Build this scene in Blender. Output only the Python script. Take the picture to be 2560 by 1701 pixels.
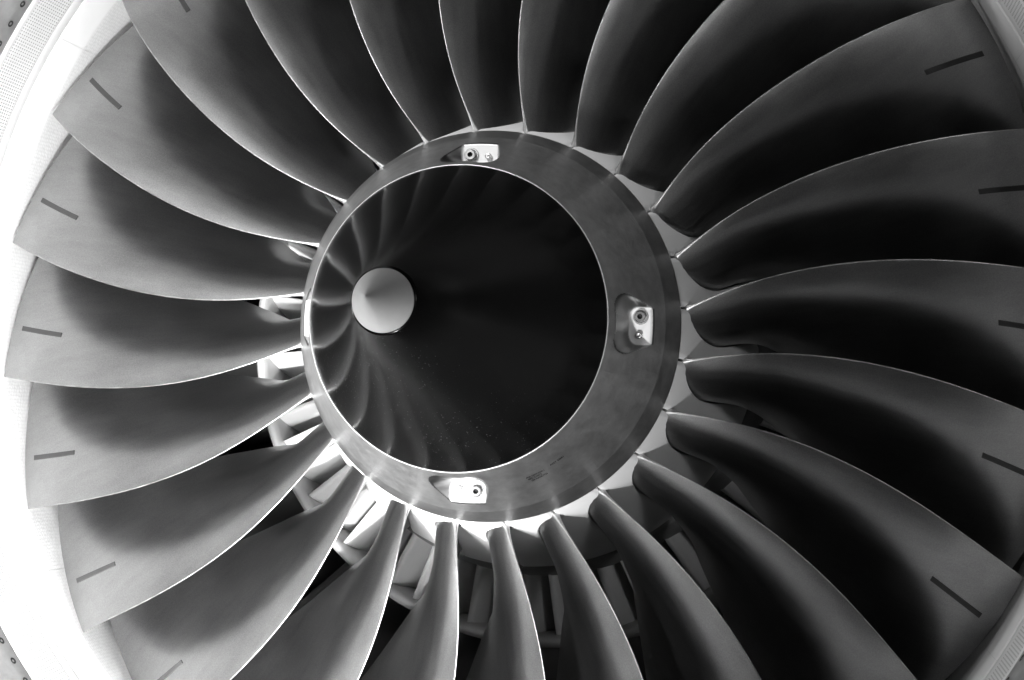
import bpy, bmesh, math, random
from math import sin, cos, pi, radians, sqrt, exp, atan2, floor
from mathutils import Matrix, Vector

random.seed(4)
scene = bpy.context.scene
for o in list(bpy.data.objects):
    bpy.data.objects.remove(o, do_unlink=True)
COL = scene.collection
S = 1.475                      # fan tip radius in metres; shapes below are in tip radii

# ------------------------------------------------------------------ frame
# engine frame: x to the right of the photograph, y to its top, z forward along the shaft
UP = radians(205.0)            # direction of the world's up in the engine frame
HUB_Z = 3.0
MR = Matrix(((sin(UP), -cos(UP), 0), (0, 0, -1), (cos(UP), sin(UP), 0)))   # engine -> world
M = MR.to_4x4(); M.translation = Vector((0, 0, HUB_Z))

# ------------------------------------------------------------------ camera
CAMC = Vector((0.740483, -0.290464, 3.235752))
CAMR = Matrix(((0.9653830587650528, -0.12633272892244832, -0.22820077005224543),
               (0.14136213312614657, 0.9886590803973702, 0.050694872184986195),
               (0.21920834192032068, -0.08119891840926002, 0.972293391153982)))
cam = bpy.data.cameras.new("camera")
cam.sensor_width = 36.0
cam.lens = 4583.2 / 2560 * 36.0
cam.clip_start = 0.05
cam.clip_end = 5000
camo = bpy.data.objects.new("camera", cam)
COL.objects.link(camo)
cm = (MR @ CAMR.transposed()).to_4x4(); cm.translation = M @ (CAMC * S)
camo.matrix_world = cm
scene.camera = camo

# ------------------------------------------------------------------ light
# a dark hall: a broad lamp close in front on the left, a small hard lamp below, faint surroundings; the other lamps are unseen fill, added
world = bpy.data.worlds.new("World"); scene.world = world
world.use_nodes = True
bg = world.node_tree.nodes['Background']
bg.inputs[0].default_value = (1, 1, 1, 1); bg.inputs[1].default_value = 0.03
def lamp(name, kind, pos, aim, power, size=0.1, size_y=None, cone=None, blend=0.5, spread=None):
    l = bpy.data.lights.new(name, kind); l.energy = power
    if kind == 'AREA':
        l.shape = 'RECTANGLE'; l.size = size * S; l.size_y = (size_y or size) * S
        if spread: l.spread = radians(spread)
    else:
        l.shadow_soft_size = size * S
        if cone: l.spot_size = radians(cone); l.spot_blend = blend
    o = bpy.data.objects.new(name, l); COL.objects.link(o)
    p, q = M @ (Vector(pos) * S), M @ (Vector(aim) * S)
    o.location = p; o.rotation_euler = (q - p).to_track_quat('-Z', 'Y').to_euler()
    return o
lamp("wall_lamp", 'AREA', (-0.45, -1.0, 1.3), (-0.85, -0.55, 0.1), 57, 0.5, 0.5, spread=90)
lamp("wall_fill_upper", 'AREA', (-0.65, 0.55, 1.3), (-0.9, 0.5, 0.1), 12, 0.4, 0.4, spread=90)  # added fill for the upper left wall and blades
lamp("upper_fill", 'AREA', (-0.8, 2.1, 1.3), (-0.4, 0.5, 0.0), 24, 1.6, 1.4)  # unseen, added to brighten the top-left blades
lamp("lower_fill", 'AREA', (-1.6, -2.2, 1.5), (0.0, -0.5, 0.0), 4, 1.6, 1.2)  # unseen, added to lift the bottom blades
lamp("side_fill_flat", 'SPOT', (-3.6, 0.0, 1.0), (1.0, 0.0, 0.2), 430, 0.3, cone=34, blend=0.5)  # added fill from the left for the right casing wall
lamp("side_fill_far", 'SPOT', (-3.0, 0.0, 2.0), (1.0, 0.0, 0.2), 110, 0.3, cone=40, blend=0.5)  # second added fill for the right casing wall
lamp("hard_lamp", 'SPOT', (-0.35, -2.1, 3.5), (-0.05, -0.05, 0.2), 1450, 0.09, cone=13, blend=0.45)
lamp("hard_fill_left", 'SPOT', (-0.75, -2.0, 3.3), (-0.4, -0.2, -0.1), 2800, 0.06, cone=14, blend=0.4)  # added to brighten the left side and the vanes behind it
lamp("hub_fill_top", 'SPOT', (-0.4, 2.4, 3.4), (0.0, 0.15, 0.0), 1050, 0.2, cone=11, blend=0.4)  # added fill spot for the fillers at the top
lamp("hub_fill_right", 'SPOT', (2.2, 0.2, 3.4), (0.36, 0.02, 0.0), 900, 0.6, cone=9, blend=0.5)  # added fill spot for the fillers on the right
lamp("hub_fill_left", 'SPOT', (-2.2, -1.0, 2.4), (-0.2, -0.1, 0.15), 800, 0.2, cone=11, blend=0.5)  # added fill spot for the left of the ring
scene.view_settings.view_transform = 'Standard'
scene.view_settings.look = 'None'
scene.view_settings.exposure = 0.0
scene.view_settings.gamma = 1.0

# ------------------------------------------------------------------ materials
def mat(name, c, rough=0.5, metal=0.0, noise=None, bump=None, spec=0.5):
    """c grey value; noise=(scale, amount[, stretch]) colour mottling; bump=(scale, strength, dist)"""
    m = bpy.data.materials.new(name); m.use_nodes = True
    t = m.node_tree; b = t.nodes['Principled BSDF']
    b.inputs['Base Color'].default_value = (c, c, c, 1)
    b.inputs['Roughness'].default_value = rough
    b.inputs['Metallic'].default_value = metal
    b.inputs['Specular IOR Level'].default_value = spec
    tc = t.nodes.new('ShaderNodeTexCoord')
    if noise:
        n = t.nodes.new('ShaderNodeTexNoise'); n.inputs['Scale'].default_value = noise[0]; n.inputs['Detail'].default_value = 6
        n.inputs['Roughness'].default_value = 0.65
        mp = t.nodes.new('ShaderNodeMapping'); mp.inputs['Scale'].default_value = noise[2] if len(noise) > 2 else (1, 1, 1)
        t.links.new(tc.outputs['Object'], mp.inputs[0]); t.links.new(mp.outputs[0], n.inputs['Vector'])
        r = t.nodes.new('ShaderNodeMapRange'); r.inputs['From Min'].default_value = 0.3; r.inputs['From Max'].default_value = 0.7
        r.inputs['To Min'].default_value = c * (1 - noise[1]); r.inputs['To Max'].default_value = c * (1 + noise[1])
        t.links.new(n.outputs[0], r.inputs[0]); t.links.new(r.outputs[0], b.inputs['Base Color'])
        r2 = t.nodes.new('ShaderNodeMapRange'); r2.inputs['From Min'].default_value = 0.3; r2.inputs['From Max'].default_value = 0.7
        r2.inputs['To Min'].default_value = rough * (1 - noise[1] * .6); r2.inputs['To Max'].default_value = min(1, rough * (1 + noise[1] * .6))
        t.links.new(n.outputs[0], r2.inputs[0]); t.links.new(r2.outputs[0], b.inputs['Roughness'])
    if bump:
        n2 = t.nodes.new('ShaderNodeTexNoise'); n2.inputs['Scale'].default_value = bump[0]; n2.inputs['Detail'].default_value = 3
        t.links.new(tc.outputs['Object'], n2.inputs['Vector'])
        bp = t.nodes.new('ShaderNodeBump'); bp.inputs['Strength'].default_value = bump[1]; bp.inputs['Distance'].default_value = bump[2]
        t.links.new(n2.outputs[0], bp.inputs['Height']); t.links.new(bp.outputs[0], b.inputs['Normal'])
    return m

M_BLADE = mat("blade_titanium", 0.42, 0.30, 1.0, (9, 0.10), (420, 0.12, 0.0006))
M_EDGE = mat("leading_edge_metal", 0.42, 0.40, 1.0, (30, 0.3))
M_MARK = mat("marking_strip_rubber", 0.05, 0.55, 0.0, (40, 0.2))
M_CONE = mat("spinner_black", 0.004, 0.15, 0.0, None, None, 0.15)
M_CAP = mat("nose_cap_grey", 0.58, 0.42, 0.05, (14, 0.05))
M_RING = mat("spinner_ring_metal", 0.56, 0.37, 0.95, (30, 0.14))
M_RING2 = mat("rear_ring_metal", 0.46, 0.35, 0.95, (40, 0.12))
M_RIM = mat("ring_rim_bright", 0.55, 0.4, 0.8)
M_POCK = mat("pocket_painted_light", 0.75, 0.45, 0.5, (30, 0.06))  # recess floor lightened and walls darkened to paint in light and shade
M_BOLT = mat("bolt_steel", 0.55, 0.35, 0.9, (80, 0.15))
M_DARK = mat("dark_recess", 0.015, 0.7)
M_PLAT = mat("filler_grey_paint", 0.78, 0.38, 0.0, (8, 0.05))
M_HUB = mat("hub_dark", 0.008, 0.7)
M_VANE = mat("vane_paint", 0.62, 0.45, 0.0, (10, 0.06))
M_SPLIT = mat("splitter_paint", 0.42, 0.4, 0.0, (10, 0.06))
M_OGV = mat("outlet_vane_grey", 0.2, 0.5, 0.0)
M_BACK = mat("deep_shade_dark", 0.02, 0.8)
M_WHITE = mat("casing_white_paint", 0.84, 0.45, 0.0, (5, 0.03))
M_BAND = mat("seal_band", 0.7, 0.5)
M_LIP = mat("lip_bare_aluminium", 0.6, 0.42, 0.6, (12, 0.2), (200, 0.1, 0.0005))
M_SCREW = mat("screw_dark_steel", 0.03, 0.5)
M_INK = mat("ink_black", 0.02, 0.6)

def blade_detail():
    """grain of the coating, faint spanwise streaks and dirt clouds"""
    t = M_BLADE.node_tree; b = t.nodes['Principled BSDF']
    tc = t.nodes.new('ShaderNodeTexCoord')
    def noise(scale, detail, stretch=(1, 1, 1)):
        mp = t.nodes.new('ShaderNodeMapping'); mp.inputs['Scale'].default_value = stretch
        n = t.nodes.new('ShaderNodeTexNoise'); n.inputs['Scale'].default_value = scale; n.inputs['Detail'].default_value = detail
        t.links.new(tc.outputs['Object'], mp.inputs[0]); t.links.new(mp.outputs[0], n.inputs['Vector']); return n.outputs[0]
    def mn(op, x, y):
        n = t.nodes.new('ShaderNodeMath'); n.operation = op
        for i, v in enumerate((x, y)):
            if isinstance(v, (int, float)): n.inputs[i].default_value = v
            else: t.links.new(v, n.inputs[i])
        return n.outputs[0]
    grain = noise(330, 2); cloud = noise(7, 5); streak = noise(16, 4, (0.5, 4, 4))
    v = mn('ADD', 0.37, mn('MULTIPLY', mn('SUBTRACT', grain, 0.5), 0.22))
    v = mn('ADD', v, mn('MULTIPLY', mn('SUBTRACT', cloud, 0.5), 0.16))
    v = mn('ADD', v, mn('MULTIPLY', mn('SUBTRACT', streak, 0.5), 0.08))
    t.links.new(v, b.inputs['Base Color'])
    rg = mn('ADD', 0.365, mn('MULTIPLY', mn('SUBTRACT', mn('ADD', cloud, streak), 1.0), 0.10))
    t.links.new(rg, b.inputs['Roughness'])
blade_detail()

def uvmap(t):
    n = t.nodes.new('ShaderNodeUVMap'); n.uv_map = "UVMap"; return n

def math_node(t, op, a, b=None, c=None):
    n = t.nodes.new('ShaderNodeMath'); n.operation = op
    for i, v in enumerate((a, b, c)):
        if v is None: continue
        if isinstance(v, (int, float)): n.inputs[i].default_value = v
        else: t.links.new(v, n.inputs[i])
    return n.outputs[0]

def dots_material(name, c, cdot, nu, nv, rad, rough=0.5):
    """acoustic perforation: uv.x counts rows round, uv.y rows along"""
    m = mat(name, c, rough); t = m.node_tree; b = t.nodes['Principled BSDF']
    u = uvmap(t); sp = t.nodes.new('ShaderNodeSeparateXYZ'); t.links.new(u.outputs[0], sp.inputs[0])
    fu = math_node(t, 'SUBTRACT', math_node(t, 'FRACT', math_node(t, 'MULTIPLY', sp.outputs[0], nu)), 0.5)
    fv = math_node(t, 'SUBTRACT', math_node(t, 'FRACT', math_node(t, 'MULTIPLY', sp.outputs[1], nv)), 0.5)
    d = math_node(t, 'SQRT', math_node(t, 'ADD', math_node(t, 'MULTIPLY', fu, fu), math_node(t, 'MULTIPLY', fv, fv)))
    mr = t.nodes.new('ShaderNodeMapRange'); mr.inputs['From Min'].default_value = rad * .75; mr.inputs['From Max'].default_value = rad
    mr.inputs['To Min'].default_value = cdot; mr.inputs['To Max'].default_value = c
    t.links.new(d, mr.inputs[0]); t.links.new(mr.outputs[0], b.inputs['Base Color'])
    return m

def cell_material(name, c, nu, nv, rough=0.55):
    """honeycomb abradable liner: fine cells in relief"""
    m = mat(name, c, rough); t = m.node_tree; b = t.nodes['Principled BSDF']
    u = uvmap(t); mp = t.nodes.new('ShaderNodeMapping'); mp.inputs['Scale'].default_value = (nu, nv, 1)
    t.links.new(u.outputs[0], mp.inputs[0])
    v = t.nodes.new('ShaderNodeTexVoronoi'); v.inputs['Scale'].default_value = 1.0; v.inputs['Randomness'].default_value = 0.35
    t.links.new(mp.outputs[0], v.inputs['Vector'])
    bp = t.nodes.new('ShaderNodeBump'); bp.inputs['Strength'].default_value = 0.35; bp.inputs['Distance'].default_value = 0.002
    t.links.new(v.outputs[0], bp.inputs['Height']); t.links.new(bp.outputs[0], b.inputs['Normal'])
    mr = t.nodes.new('ShaderNodeMapRange'); mr.inputs['From Min'].default_value = 0.25; mr.inputs['From Max'].default_value = 0.75
    mr.inputs['To Min'].default_value = c; mr.inputs['To Max'].default_value = c * .86
    t.links.new(v.outputs[0], mr.inputs[0]); t.links.new(mr.outputs[0], b.inputs['Base Color'])
    return m

M_PERF = dots_material("acoustic_panel_perforated", 0.76, 0.26, 1080, 1 / 0.0068, 0.27)
M_LINER = cell_material("abradable_liner", 0.8, 900, 150)

# specks of dried dirt on the black cone
def cone_specks():
    t = M_CONE.node_tree; b = t.nodes['Principled BSDF']
    tc = t.nodes.new('ShaderNodeTexCoord')
    v = t.nodes.new('ShaderNodeTexVoronoi'); v.inputs['Scale'].default_value = 190; v.inputs['Randomness'].default_value = 1
    t.links.new(tc.outputs['Object'], v.inputs['Vector'])
    n = t.nodes.new('ShaderNodeTexNoise'); n.inputs['Scale'].default_value = 5; n.inputs['Detail'].default_value = 2
    t.links.new(tc.outputs['Object'], n.inputs['Vector'])
    sz = t.nodes.new('ShaderNodeSeparateColor'); t.links.new(v.outputs['Color'], sz.inputs[0])
    xyz = t.nodes.new('ShaderNodeSeparateXYZ'); t.links.new(tc.outputs['Object'], xyz.inputs[0])
    # specks grow larger towards the lower left of the cone
    side = math_node(t, 'ADD', math_node(t, 'MULTIPLY', xyz.outputs[0], -1.6), math_node(t, 'MULTIPLY', xyz.outputs[1], -2.2))
    thick = t.nodes.new('ShaderNodeMapRange'); thick.inputs['From Min'].default_value = -0.25; thick.inputs['From Max'].default_value = 0.55
    thick.inputs['To Min'].default_value = 0.04; thick.inputs['To Max'].default_value = 0.52
    t.links.new(side, thick.inputs[0])
    rad = math_node(t, 'MULTIPLY', math_node(t, 'POWER', sz.outputs[0], 2.5), math_node(t, 'MULTIPLY', n.outputs[0], thick.outputs[0]))
    k = math_node(t, 'LESS_THAN', v.outputs['Distance'], rad)
    col = math_node(t, 'ADD', 0.004, math_node(t, 'MULTIPLY', k, math_node(t, 'MULTIPLY', sz.outputs[1], 0.13)))
    t.links.new(col, b.inputs['Base Color'])
    t.links.new(math_node(t, 'ADD', 0.16, math_node(t, 'MULTIPLY', k, 0.4)), b.inputs['Roughness'])
cone_specks()

# swirled polishing marks on the ring
def ring_polish():
    t = M_RING.node_tree; b = t.nodes['Principled BSDF']
    u = uvmap(t); mp = t.nodes.new('ShaderNodeMapping'); mp.inputs['Scale'].default_value = (60, 130, 1); mp.inputs['Rotation'].default_value = (0, 0, 0.6)
    t.links.new(u.outputs[0], mp.inputs[0])
    n = t.nodes.new('ShaderNodeTexNoise'); n.inputs['Scale'].default_value = 1.0; n.inputs['Detail'].default_value = 5; n.inputs['Distortion'].default_value = 1.2
    t.links.new(mp.outputs[0], n.inputs['Vector'])
    bp = t.nodes.new('ShaderNodeBump'); bp.inputs['Strength'].default_value = 0.5; bp.inputs['Distance'].default_value = 0.0014
    t.links.new(n.outputs[0], bp.inputs['Height']); t.links.new(bp.outputs[0], b.inputs['Normal'])
ring_polish()

def pocket_floor():
    """floor painted lighter, walls darker: light and shade put into the colour"""
    t = M_POCK.node_tree; b = t.nodes['Principled BSDF']
    at = t.nodes.new('ShaderNodeAttribute'); at.attribute_name = 'floor'
    for sock, lo, hi in (('Base Color', 0.16, 0.78), ('Metallic', 1.0, 0.0), ('Roughness', 0.34, 0.45)):
        mr = t.nodes.new('ShaderNodeMapRange'); mr.inputs['To Min'].default_value = lo; mr.inputs['To Max'].default_value = hi
        t.links.new(at.outputs['Fac'], mr.inputs[0]); t.links.new(mr.outputs[0], b.inputs[sock])
pocket_floor()

# ------------------------------------------------------------------ object helpers
def link(name, me, m, parent=None, smooth=True):
    if m is not None:
        for mm in (m if isinstance(m, (list, tuple)) else [m]): me.materials.append(mm)
    if smooth:
        for p in me.polygons: p.use_smooth = True
    o = bpy.data.objects.new(name, me); COL.objects.link(o)
    if parent: o.parent = parent
    return o

def thing(name, label, cat, group=None):
    o = bpy.data.objects.new(name, None); COL.objects.link(o)
    o.matrix_world = M; o['label'] = label; o['category'] = cat
    if group: o['group'] = group
    o.empty_display_size = 0.3
    return o

def mesh(name, vs, fs, uvs=None):
    me = bpy.data.meshes.new(name)
    me.from_pydata([(x * S, y * S, z * S) for x, y, z in vs], [], fs)
    if uvs:
        l = me.uv_layers.new(name="UVMap")
        for lp in me.loops: l.data[lp.index].uv = uvs[lp.vertex_index]
    me.update()
    return me

def lathe(name, prof, m, parent, n=192, a0=0.0, a1=2 * pi, flip=False, caps=False, smooth=True):
    """prof: list of (R, z); closed round when a1-a0 is a full turn. uv = (turns, length along)"""
    vs, fs, uv = [], [], []
    k = len(prof); L = [0.0]
    for i in range(1, k): L.append(L[-1] + sqrt((prof[i][0] - prof[i - 1][0]) ** 2 + (prof[i][1] - prof[i - 1][1]) ** 2))
    for j in range(n + 1):
        a = a0 + (a1 - a0) * j / n
        for i, (R, z) in enumerate(prof):
            vs.append((R * cos(a), R * sin(a), z)); uv.append((a / (2 * pi), L[i]))
    for j in range(n):
        for i in range(k - 1):
            q = (j * k + i, (j + 1) * k + i, (j + 1) * k + i + 1, j * k + i + 1)
            fs.append(q[::-1] if flip else q)
    if caps:
        fs.append(tuple(range(k))[::-1]); fs.append(tuple(n * k + i for i in range(k)))
    return link(name, mesh(name, vs, fs, uv), m, parent, smooth)

def lerp_table(T, x):
    if x <= T[0][0]: return T[0][1]
    for (a, va), (b, vb) in zip(T, T[1:]):
        if x <= b:
            u = (x - a) / (b - a); u = u
            return va + (vb - va) * u
    return T[-1][1]

def smooth_table(T, x):
    # catmull-rom through (x, v)
    n = len(T)
    if x <= T[0][0]: return T[0][1]
    if x >= T[-1][0]: return T[-1][1]
    for i in range(n - 1):
        if x <= T[i + 1][0]:
            x0, v0 = T[i]; x1, v1 = T[i + 1]; h = x1 - x0
            m0 = (v1 - T[i - 1][1]) / (x1 - T[i - 1][0]) if i > 0 else (v1 - v0) / h
            m1 = (T[i + 2][1] - v0) / (T[i + 2][0] - x0) if i < n - 2 else (v1 - v0) / h
            u = (x - x0) / h
            return ((2*u**3 - 3*u**2 + 1) * v0 + (u**3 - 2*u**2 + u) * h * m0 + (-2*u**3 + 3*u**2) * v1 + (u**3 - u**2) * h * m1)

# ------------------------------------------------------------------ fan blade section
TH = (-0.2088, 0.4788, 1.9497, 2.9681, 2.8829)
ZC = (-0.8334, -3.1006, -6.0382, -4.4053)
P0 = 1.7793319800354204
PITCH = radians(15)
def le_th(r): t = r - 1; return sum(c * t ** (i + 1) for i, c in enumerate(TH))
def le_z(r): t = r - 1; return sum(c * t ** (i + 1) for i, c in enumerate(ZC))
TE_TH = [(.33, -5.0), (.43, -6.4), (.48, -8.9), (.54, -11.0), (.60, -12.4), (.66, -13.5), (.75, -15.2), (.85, -17.4), (1.0, -20.5)]
TE_Z = [(.33, -.165), (.43, -.165), (.48, -.155), (.54, -.142), (.60, -.135), (.66, -.128), (.75, -.122), (.85, -.118), (1.0, -.116)]
LE_A = [(.33, 36), (.40, 45), (.48, 53), (.60, 61), (.80, 66), (1.0, 65)]
TE_A = [(.33, -14), (.40, -8), (.48, 8), (.60, 30), (.80, 56), (1.0, 79)]
TMAX = [(.33, .040), (.40, .032), (.50, .024), (.65, .016), (.8, .012), (1.0, .009)]
NC = 40
def section(r):
    """returns mean line, normals and half thickness at chord stations in the (s, z) plane of radius r"""
    s0, z0 = r * le_th(r), le_z(r)
    s1, z1 = r * radians(smooth_table(TE_TH, r)), smooth_table(TE_Z, r)
    a0, a1 = radians(smooth_table(LE_A, r)), radians(smooth_table(TE_A, r))
    c = sqrt((s1 - s0) ** 2 + (z1 - z0) ** 2)
    d0 = (-sin(a0) * c, -cos(a0) * c); d1 = (-sin(a1) * c, -cos(a1) * c)
    tm = smooth_table(TMAX, r)
    rn = 0.0014 + 0.0066 * exp(-max(0, r - .348) / .016)
    out = []
    for i in range(NC + 1):
        x = (i / NC)
        x = x * x * .55 + x * .45
        h00, h10, h01, h11 = 2*x**3 - 3*x**2 + 1, x**3 - 2*x**2 + x, -2*x**3 + 3*x**2, x**3 - x**2
        s = h00 * s0 + h10 * d0[0] + h01 * s1 + h11 * d1[0]
        z = h00 * z0 + h10 * d0[1] + h01 * z1 + h11 * d1[1]
        g00, g10, g01, g11 = 6*x*x - 6*x, 3*x*x - 4*x + 1, -6*x*x + 6*x, 3*x*x - 2*x
        ds = g00 * s0 + g10 * d0[0] + g01 * s1 + g11 * d1[0]
        dz = g00 * z0 + g10 * d0[1] + g01 * z1 + g11 * d1[1]
        l = sqrt(ds * ds + dz * dz); ds /= l; dz /= l
        if x < .45: f = sin(pi / 2 * (x / .45)) ** .9 if x > 0 else 0
        else: f = cos(pi / 2 * (x - .45) / .55) ** 1.2 if x < 1 else 0
        base = rn if x < .45 else rn + (0.0012 - rn) * ((x - .45) / .55)
        h = base + max(0, tm / 2 - rn) * f
        out.append((s, z, dz, -ds, h, x))       # (dz,-ds) is the suction normal: clockwise and forward
    return out, c, rn
def warp(r, th):
    """tip edge falls away slightly towards the trailing edge"""
    w = max(0, (r - .55) / .45); t = -th
    return r + w * w * (0.03 * t - 0.36 * t * t)
def cyl(r, s, z):
    th = s / r; rr = warp(r, th)
    return (rr * cos(th), rr * sin(th), z)

ROWS = [.325 + (.45 - .325) * i / 16 for i in range(16)] + [.45 + .55 * i / 30 for i in range(31)]
def blade_meshes():
    NN = 4
    vs, fs = [], []; evs, efs = [], []
    secs = [section(r) for r in ROWS]
    W = 2 * NC + 2
    for r, (sec, c, rn) in zip(ROWS, secs):
        for (s, z, nx, nz, h, x) in sec: vs.append(cyl(r, s + nx * h, z + nz * h))
        for (s, z, nx, nz, h, x) in reversed(sec): vs.append(cyl(r, s - nx * h, z - nz * h))
        # rounded nose from pressure to suction
        s, z, nx, nz, h, x = sec[0]
        fx, fz = -nz, nx      # forward along the chord
        if fz < 0: fx, fz = -fx, -fz
        for q in range(2 * NN + 1):
            a = -pi / 2 + pi * q / (2 * NN)
            evs.append(cyl(r, s + nx * h * sin(a) + fx * h * cos(a) * 1.2, z + nz * h * sin(a) + fz * h * cos(a) * 1.2))
    n = len(ROWS)
    for i in range(n - 1):
        for j in range(W - 1):
            a, b = i * W + j, i * W + j + 1
            fs.append((a, b, b + W, a + W))
        for q in range(2 * NN):
            a = i * (2 * NN + 1) + q
            efs.append((a, a + 1, a + 2 * NN + 2, a + 2 * NN + 1))
    # tip cap
    i = n - 1
    for j in range(NC):
        a, b, c_, d = i * W + j, i * W + j + 1, i * W + W - 2 - j, i * W + W - 1 - j
        fs.append((a, b, c_, d))
    # nose tip cap
    base = i * (2 * NN + 1)
    efs.append(tuple(base + q for q in range(2 * NN + 1)))
    return mesh("fan_blade", vs, fs), mesh("leading_edge", evs, efs)

def surf_point(r, x):
    """suction surface point and normal at radius r, chord fraction x"""
    sec, c, rn = section(r)
    for a, b in zip(sec, sec[1:]):
        if a[5] <= x <= b[5]:
            u = (x - a[5]) / (b[5] - a[5]); v = [p + (q - p) * u for p, q in zip(a, b)]
            break
    s, z, nx, nz, h, _ = v
    return r, s, z, nx, nz, h

def marking_mesh():
    # narrow strip lying spanwise near the tip
    vs, fs = [], []
    N = 10
    pts = []
    for i in range(N + 1):
        u = i / N
        pts.append((MARK0[0] + (MARK1[0] - MARK0[0]) * u, MARK0[1] + (MARK1[1] - MARK0[1]) * u))
    for r, x in pts:
        sec, c, rn = section(r)
        for dx, lift in ((-.5, 0), (-.42, 1), (.42, 1), (.5, 0)):
            rr, s, z, nx, nz, h = surf_point(r, x + dx * MARKW / c)
            e = -0.0008 + 0.0022 * lift
            vs.append(cyl(r, s + nx * (h + e), z + nz * (h + e)))
    for i in range(N):
        for j in range(3):
            a = i * 4 + j; fs.append((a, a + 1, a + 5, a + 4))
    fs.append((0, 1, 2, 3)); fs.append((N * 4 + 3, N * 4 + 2, N * 4 + 1, N * 4))
    return mesh("marking_strip", vs, fs)
MARK0, MARK1, MARKW = (0.867, 0.303), (0.971, 0.285), 0.0110

# ------------------------------------------------------------------ fan rotor
rotor = thing("fan_rotor", "dark bladed fan with black pointed spinner inside the white engine intake", "engine fan")
bm_blade, bm_edge = blade_meshes(); bm_mark = marking_mesh()
protoB = link("fan_blade", bm_blade, M_BLADE, rotor)
bm_blade.set_sharp_from_angle(angle=radians(55))
protoE = link("leading_edge", bm_edge, M_EDGE, protoB)
protoM = link("marking_strip", bm_mark, M_MARK, protoB, smooth=False)
protoB.rotation_euler = (0, 0, P0)
for k in range(1, 24):
    b = protoB.copy(); COL.objects.link(b); b.parent = rotor; b.rotation_euler = (0, 0, P0 - PITCH * k)
    for ch in (protoE, protoM):
        c = ch.copy(); COL.objects.link(c); c.parent = b

# annulus fillers between the blade roots
def Rp(z): return .353 + .3 * (.1 - z)
Z_F, Z_A = 0.140, -0.195
def blade_sides(z):
    """(suction theta, pressure theta) of a blade where it meets the filler surface at station z"""
    r = Rp(z); zle = le_z(.352) + .004
    if z >= zle:
        t = le_th(.352); return t, t
    sec, c, rn = section(r)
    def at(sgn):
        best = None; prev = None
        for (s, zz, nx, nz, h, x) in sec:
            p = (s + sgn * nx * h, zz + sgn * nz * h)
            if prev and (prev[1] - z) * (p[1] - z) <= 0 and prev[1] != p[1]:
                u = (z - prev[1]) / (p[1] - prev[1]); v = prev[0] + (p[0] - prev[0]) * u
                best = v if best is None else (min(best, v) if sgn > 0 else max(best, v))
            prev = p
        return best
    a, b = at(1), at(-1)
    if a is None or b is None:
        t = sec[-1][0] / r if z < 0 else sec[0][0] / r
        return t, t
    return a / r, b / r
def filler_mesh():
    NZ, NT_ = 64, 16
    vs, fs = [], []
    st = [Z_F + (Z_A - Z_F) * i / NZ for i in range(NZ + 1)]
    for z in st:
        r = Rp(z); su, pr = blade_sides(z)
        g = 0.0022
        gp = g; gs = g + (.0022 if z < .09 else 0)
        if .078 < z < .103: gp = .0055
        lo, hi = pr + gp / r, su + PITCH - gs / r
        for j in range(NT_ + 1):
            u = j / NT_; a = lo + (hi - lo) * u
            e = 0.0035 * max(0, 1 - min(u, 1 - u) * 14) ** 2      # rounded long edges
            rr = r - e
            vs.append((rr * cos(a), rr * sin(a), z))
    W = NT_ + 1
    for i in range(NZ):
        for j in range(NT_):
            a = i * W + j; fs.append((a, a + 1, a + W + 1, a + W))
    # skirts
    rim = [j for j in range(W)] + [i * W + NT_ for i in range(1, NZ + 1)] + [NZ * W + j for j in range(NT_ - 1, -1, -1)] + [i * W for i in range(NZ - 1, 0, -1)]
    b0 = len(vs)
    for q in rim:
        x, y, z = vs[q]; l = sqrt(x * x + y * y); f = (l - .022) / l
        vs.append((x * f, y * f, z))
    n = len(rim)
    for i in range(n):
        a, b = rim[i], rim[(i + 1) % n]
        fs.append((b, a, b0 + i, b0 + (i + 1) % n))
    return mesh("annulus_filler", vs, fs)
me_f = filler_mesh()
f0 = link("annulus_filler", me_f, M_PLAT, rotor)
f0.rotation_euler = (0, 0, P0)
me_f.set_sharp_from_angle(angle=radians(45))
for k in range(1, 24):
    f = f0.copy(); COL.objects.link(f); f.parent = rotor; f.rotation_euler = (0, 0, P0 - PITCH * k)
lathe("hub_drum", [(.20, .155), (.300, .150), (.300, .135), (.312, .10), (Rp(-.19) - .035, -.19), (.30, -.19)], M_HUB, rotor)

# spinner ring with access pockets
RC = [(0.2536, 0.3407), (0.2700, 0.3055), (0.2900, 0.2603), (0.3080, 0.2190), (0.3195, 0.1925), (0.3222, 0.1868)]
def cone_z(R): 
    return lerp_table(RC, R)
PK = [radians(-9.5 + 90 * i) for i in range(4)]
ZFL = 0.2215
def pocket(R, t):
    """height of the recess floor and its walls, in z; t = tangential offset"""
    hw = 0.0295; r0 = 0.2680; cr = 0.016
    dx = abs(t) - (hw - cr); dy = (r0 + cr) - R
    ox, oy = max(dx, 0), max(dy, 0)
    sdv = sqrt(ox * ox + oy * oy) + min(max(dx, dy), 0) - cr
    ang = atan2(max(dy, 0), max(dx, 1e-6)) / (pi / 2)
    k = 3.4 + 15 * ang * ang if max(dx, dy) > 0 else 4
    e = max(0, sdv)
    return ZFL + k * e * e / (e + 0.0012)
def smin(a, b, k):
    h = max(0, min(1, .5 + .5 * (b - a) / k)); return b + (a - b) * h - k * h * (1 - h)
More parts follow.
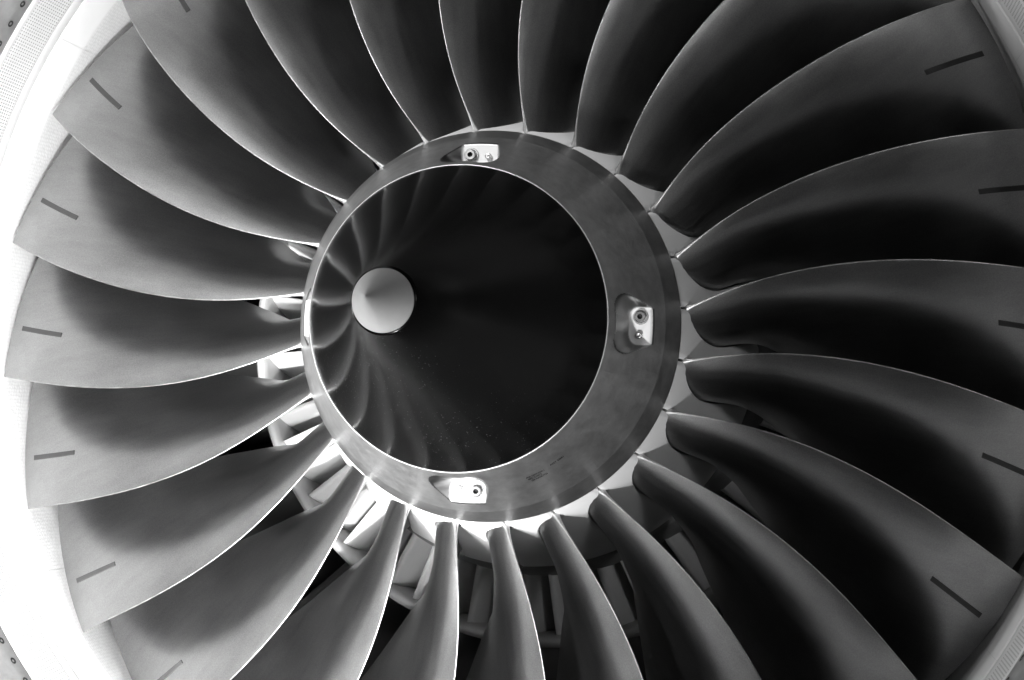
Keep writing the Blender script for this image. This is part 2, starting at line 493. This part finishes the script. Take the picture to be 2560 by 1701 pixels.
def ring_surface():
    angs = []
    for i in range(4):
        c = PK[i]
        for q in range(140): angs.append(c - radians(14) + radians(28) * q / 140)
        for q in range(16): angs.append(c + radians(14) + radians(62) * q / 16)
    Rs = [0.2536 + (0.3222 - 0.2536) * i / 84 for i in range(85)]
    na, nr = len(angs), len(Rs)
    vs, uv, pk, flo = [], [], [], []
    for a in angs:
        c = min(PK, key=lambda p: abs((a - p + pi) % (2 * pi) - pi)); da = (a - c + pi) % (2 * pi) - pi
        for R in Rs:
            z = cone_z(R); inp = False; fl = 0
            if abs(da) < radians(13.9):
                pz = pocket(R, R * da)
                zz = smin(z, pz, 0.007)
                inp = pz < z + 0.004; fl = max(0, min(1, (ZFL + .0075 - pz) / .005)) * max(0, min(1, (.3095 - R) / .009)) if pz < z - .001 else 0
                z = zz
            vs.append((R * cos(a), R * sin(a), z)); uv.append((a / (2 * pi) * 2, R)); pk.append(inp); flo.append(fl)
    fr, fp = [], [[] for _ in range(4)]
    for j in range(na):
        j2 = (j + 1) % na
        for i in range(nr - 1):
            q = (j * nr + i, j * nr + i + 1, j2 * nr + i + 1, j2 * nr + i)
            if all(pk[v] for v in q): fp[j // 156].append(q)
            else: fr.append(q)
    def sub(name, faces):
        idx = {}; nv, nf, nu, na_ = [], [], [], []
        for f in faces:
            g = []
            for v in f:
                if v not in idx: idx[v] = len(nv); nv.append(vs[v]); nu.append(uv[v]); na_.append(flo[v])
                g.append(idx[v])
            nf.append(g)
        m_ = mesh(name, nv, nf, nu)
        at = m_.attributes.new('floor', 'FLOAT', 'POINT')
        for i_, v_ in enumerate(na_): at.data[i_].value = v_
        return m_
    return sub("spinner_ring", fr), [sub("access_pocket", f) for f in fp]
me_r, me_p = ring_surface()
ring = link("spinner_ring", me_r, M_RING, rotor)
for mp_ in me_p: link("access_pocket", mp_, M_POCK, ring)
lathe("rear_ring", [(0.3205, 0.1885), (0.3224, 0.1852), (0.3230, 0.1832), (0.3315, 0.1642), (0.3390, 0.1468), (0.3413, 0.1412), (0.3420, 0.139), (0.3405, 0.1365), (0.30, 0.1365)], M_RING2, ring, n=256)
lathe("joint_rim", [(0.2514, 0.3440), (0.2522, 0.3444), (0.2534, 0.3432), (0.2540, 0.3398)], M_RIM, ring)

def bolt_mesh():
    vs, fs = [], []
    def disc(rs, zs, n, wob=None):
        b0 = len(vs)
        for r, z in zip(rs, zs):
            for i in range(n):
                a = 2 * pi * i / n
                rr = r * (1 + (.05 * cos(a * n / 2) if wob and r == wob else 0))
                vs.append((rr * cos(a), rr * sin(a), z))
        for q in range(len(rs) - 1):
            for i in range(n):
                fs.append((b0 + q * n + i, b0 + q * n + (i + 1) % n, b0 + (q + 1) * n + (i + 1) % n, b0 + (q + 1) * n + i))
    disc([.0128, .0128, .0118, .0102, .0096], [-.002, .002, .003, .003, .0005], 48)       # washer
    f1 = len(fs)
    disc([.0098, .0098], [.0005, .002], 24); 
    disc([.0088, .0088, .0080, .0044, .0044, .0040], [.001, .011, .0118, .0118, .006, .0055], 24, .0088)   # twelve point head with bore
    f2 = len(fs)
    n = 24; fs.append(tuple(range(len(vs) - n, len(vs))))
    me = mesh("bolt", vs, fs)
    me.materials.append(M_BOLT); me.materials.append(M_DARK); me.materials.append(M_RIM)
    for i, p in enumerate(me.polygons):
        p.material_index = 2 if i < 48 * 3 else (1 if i < f1 or i >= f2 - 24 * 2 else 0)
    return me
def pin_mesh():
    vs, fs = [], []
    n = 24
    for r, z in ((.0054, -.002), (.0054, .007), (.0048, .0078), (.0014, .0078), (.0012, .0074)):
        for i in range(n): vs.append((r * cos(2 * pi * i / n), r * sin(2 * pi * i / n), z))
    for q in range(4):
        for i in range(n): fs.append((q * n + i, q * n + (i + 1) % n, (q + 1) * n + (i + 1) % n, (q + 1) * n + i))
    fs.append(tuple(range(4 * n, 5 * n)))
    return mesh("pin", vs, fs)
bme, pme = bolt_mesh(), pin_mesh()
bme.set_sharp_from_angle(angle=radians(40)) if hasattr(bme, 'set_sharp_from_angle') else None
for i, a in enumerate(PK):
    o = link("bolt", bme, None, ring); o.location = (0.286 * S * cos(a + radians(3.1)), 0.286 * S * sin(a + radians(3.1)), ZFL * S); o.rotation_euler = (0, 0, a)
    if i == 0: pme.materials.append(M_BOLT)
    o = link("pin", pme, None, ring); o.location = (0.284 * S * cos(a - radians(3.1)), 0.284 * S * sin(a - radians(3.1)), ZFL * S)

# black cone and grey nose cap
lathe("spinner_cone", [(0.2512, 0.338), (0.2512, 0.3455), (0.2505, 0.3475), (0.20, 0.4467), (0.15, 0.5447), (0.10, 0.6427), (0.0505, 0.7395), (0.0490, 0.7418), (0.046, 0.7425), (0.03, 0.7425)], M_CONE, rotor, n=256)
lathe("nose_cap", [(0.0440, 0.740), (0.0462, 0.7455), (0.0464, 0.7469), (0.0455, 0.7490), (0.0340, 0.7698), (0.0220, 0.7915), (0.0100, 0.8132), (0.0040, 0.8240), (0.0018, 0.8276), (0.0006, 0.8288), (0.0001, 0.8291)], M_CAP, rotor, n=128)

# stencilled part numbers on the ring
def ring_text(txt, a_start, R_base, h, length):
    cu = bpy.data.curves.new("part_number", 'FONT'); cu.body = txt; cu.size = 1.0; cu.offset = 0.02; cu.resolution_u = 2
    tmp = bpy.data.objects.new("part_number", cu); COL.objects.link(tmp)
    dg = bpy.context.evaluated_depsgraph_get(); dg.update()
    me0 = tmp.evaluated_get(dg).to_mesh()
    V = [v.co.copy() for v in me0.vertices]; F = [tuple(p.vertices) for p in me0.polygons]
    tmp.to_mesh_clear(); bpy.data.objects.remove(tmp, do_unlink=True); bpy.data.curves.remove(cu)
    w = max(v.x for v in V); vs = []
    for v in V:
        a = a_start + v.x / w * length / R_base
        R = R_base - v.y * h * 0.41 / .7          # tops towards the shaft
        z = cone_z(R)
        vs.append(((R + .0004) * cos(a), (R + .0004) * sin(a), z + .0004))
    return link("part_number", mesh("part_number", vs, F), M_INK, ring, smooth=False)
ring_text("-PNR 339W24560-1", radians(-76.2), .2824, .0048, .0345)
ring_text("MFR C10072", radians(-75.8), .2856, .0054, .0250)
ring_text("SER NANR7754", radians(-75.2), .2888, .0054, .0300)
ring_text("ASSY 58M1", radians(-66.6), .2812, .0052, .0270)

# ------------------------------------------------------------------ stationary casing
casing = thing("engine_casing", "white engine intake ring with perforated lining and vanes behind the dark fan", "engine intake")
def arc(n, r0, z0, r1, z1): return [(r0 + (r1 - r0) * i / n, z0 + (z1 - z0) * i / n) for i in range(n + 1)]
LA = [radians(139.1 + 60 * i) for i in range(6)]
for a in LA:
    lathe("liner_panel", [(1.03, -.30), (1.0085, -.30), (1.0088, -.10), (1.0085, -.030), (1.0085, -.012), (1.0092, -.006)], M_LINER, casing, n=60, a0=a + .0004, a1=a + radians(60) - .0004, flip=True)
    lathe("smooth_panel", [(1.0095, -.006), (1.0100, 0.0), (1.0225, .063), (1.0235, .066), (1.05, .066)], M_WHITE, casing, n=60, a0=a + .0003, a1=a + radians(60) - .0003, flip=True)
lathe("panel_backing", [(1.012, -.30), (1.014, -.01), (1.028, .062)], M_BAND, casing, flip=True)
lathe("seal_band", [(1.0265, .063), (1.0255, .068), (1.0275, .090), (1.0300, .0925)], M_BAND, casing, n=240, flip=True)
lathe("acoustic_panel", [(1.030, .090), (1.0278, .0955)] + arc(4, 1.0282, .0975, 1.0388, .1765) + [(1.0394, .1785)], M_PERF, casing, n=360, flip=True)
lathe("edge_strip", [(1.0390, .1770), (1.0386, .1785), (1.0402, .1915), (1.0415, .1925)], M_WHITE, casing, n=240, flip=True)
lipp = [(1.0420, .1915), (1.0408, .1935), (1.0440, .225), (1.0500, .27), (1.060, .315), (1.078, .36), (1.105, .395), (1.14, .41), (1.18, .395), (1.215, .34), (1.235, .24), (1.25, .05), (1.255, -.3), (1.25, -1.4)]
lip = lathe("lip_skin", lipp, M_LIP, casing, n=240, flip=True)
def screw_mesh():
    vs, fs = [], []
    n = 20
    rings = ((.0072, .0002), (.0066, .0005), (.0060, -.0002), (.0046, .0003), (.0030, .0003), (.0024, -.001))
    for r, z in rings:
        for i in range(n): vs.append((r * cos(2 * pi * i / n), r * sin(2 * pi * i / n), z))
    for q in range(len(rings) - 1):
        for i in range(n): fs.append((q * n + i, q * n + (i + 1) % n, (q + 1) * n + (i + 1) % n, (q + 1) * n + i))
    fs.append(tuple(range((len(rings) - 1) * n, len(rings) * n)))
    me = mesh("screw", vs, fs); me.materials.append(M_SCREW); me.materials.append(M_BOLT)
    for i, p in enumerate(me.polygons): p.material_index = 1 if i < n else 0
    return me
sme = screw_mesh()
for k in range(155):
    a = radians(37.82) + 2 * pi * k / 155
    o = link("screw", sme, None, lip)
    nrm = Vector((-cos(a), -sin(a), 0.102)).normalized()
    o.rotation_euler = nrm.to_track_quat('Z', 'Y').to_euler()
    o.location = Vector((1.0425 * cos(a), 1.0425 * sin(a), .213)) * S

# splitter, core inlet vanes, bypass vanes
split = lathe("splitter_ring", [(.585, -.62), (.585, -.42), (.587, -.345), (.591, -.331), (.597, -.326), (.603, -.328), (.609, -.336), (.614, -.36), (.63, -.62), (.66, -1.0), (.66, -1.3)], M_SPLIT, casing)
lathe("inner_ring", [(.40, -.236), (.444, -.236), (.449, -.240), (.466, -.30), (.472, -.62)], M_OGV, casing)
def vane_mesh(name, r0, r1, z_in, z_out, chord, s0, s1, th, n=10):
    vs, fs = [], []
    rows = 6
    for q in range(rows + 1):
        r = r0 + (r1 - r0) * q / rows; zl = z_in + (z_out - z_in) * q / rows
        s = 0; z = zl; pts = []
        for i in range(n + 1):
            x = i / n; b = radians(s0 + (s1 - s0) * x)
            h = th / 2 * (sqrt(max(0, 1 - (1 - x / .12) ** 2)) if x < .12 else 1 - .8 * ((x - .12) / .88) ** 2)
            pts.append((s, z, cos(b), sin(b), h))
            s += sin(b) * chord / n; z -= cos(b) * chord / n
        ring_ = [(s + nx * h, z + nz * h) for s, z, nx, nz, h in pts] + [(s - nx * h, z - nz * h) for s, z, nx, nz, h in reversed(pts[1:])]
        for s_, z_ in ring_: vs.append((r * cos(s_ / r), r * sin(s_ / r), z_))
    W = 2 * n + 1
    for q in range(rows):
        for i in range(W):
            a, b = q * W + i, q * W + (i + 1) % W
            fs.append((a, a + W, b + W, b))
    return mesh(name, vs, fs)
vme = vane_mesh("inlet_vane", .45, .592, -.285, -.345, .20, 26, 0, .006)
for k in range(60):
    o = link("inlet_vane", vme, M_VANE if k == 0 else None, casing); o.rotation_euler = (0, 0, radians(.8 + 6 * k))
ome = vane_mesh("outlet_vane", .60, 1.03, -.92, -.98, .26, 34, 4, .02)
for k in range(46):
    o = link("outlet_vane", ome, M_OGV if k == 0 else None, casing); o.rotation_euler = (0, 0, 2 * pi * k / 46)
lathe("fan_duct", [(1.012, -.29), (1.02, -.5), (1.03, -1.35)], M_OGV, casing, flip=True)
lathe("rear_dark_sheet", [(.05, -1.32), (1.05, -1.32)], M_BACK, casing)  # near-black sheet added to keep the depth behind the vanes dark
lathe("core_dark_sheet", [(.05, -.61), (.60, -.61)], M_BACK, casing)  # same dark sheet for the core passage, standing in for deep shade
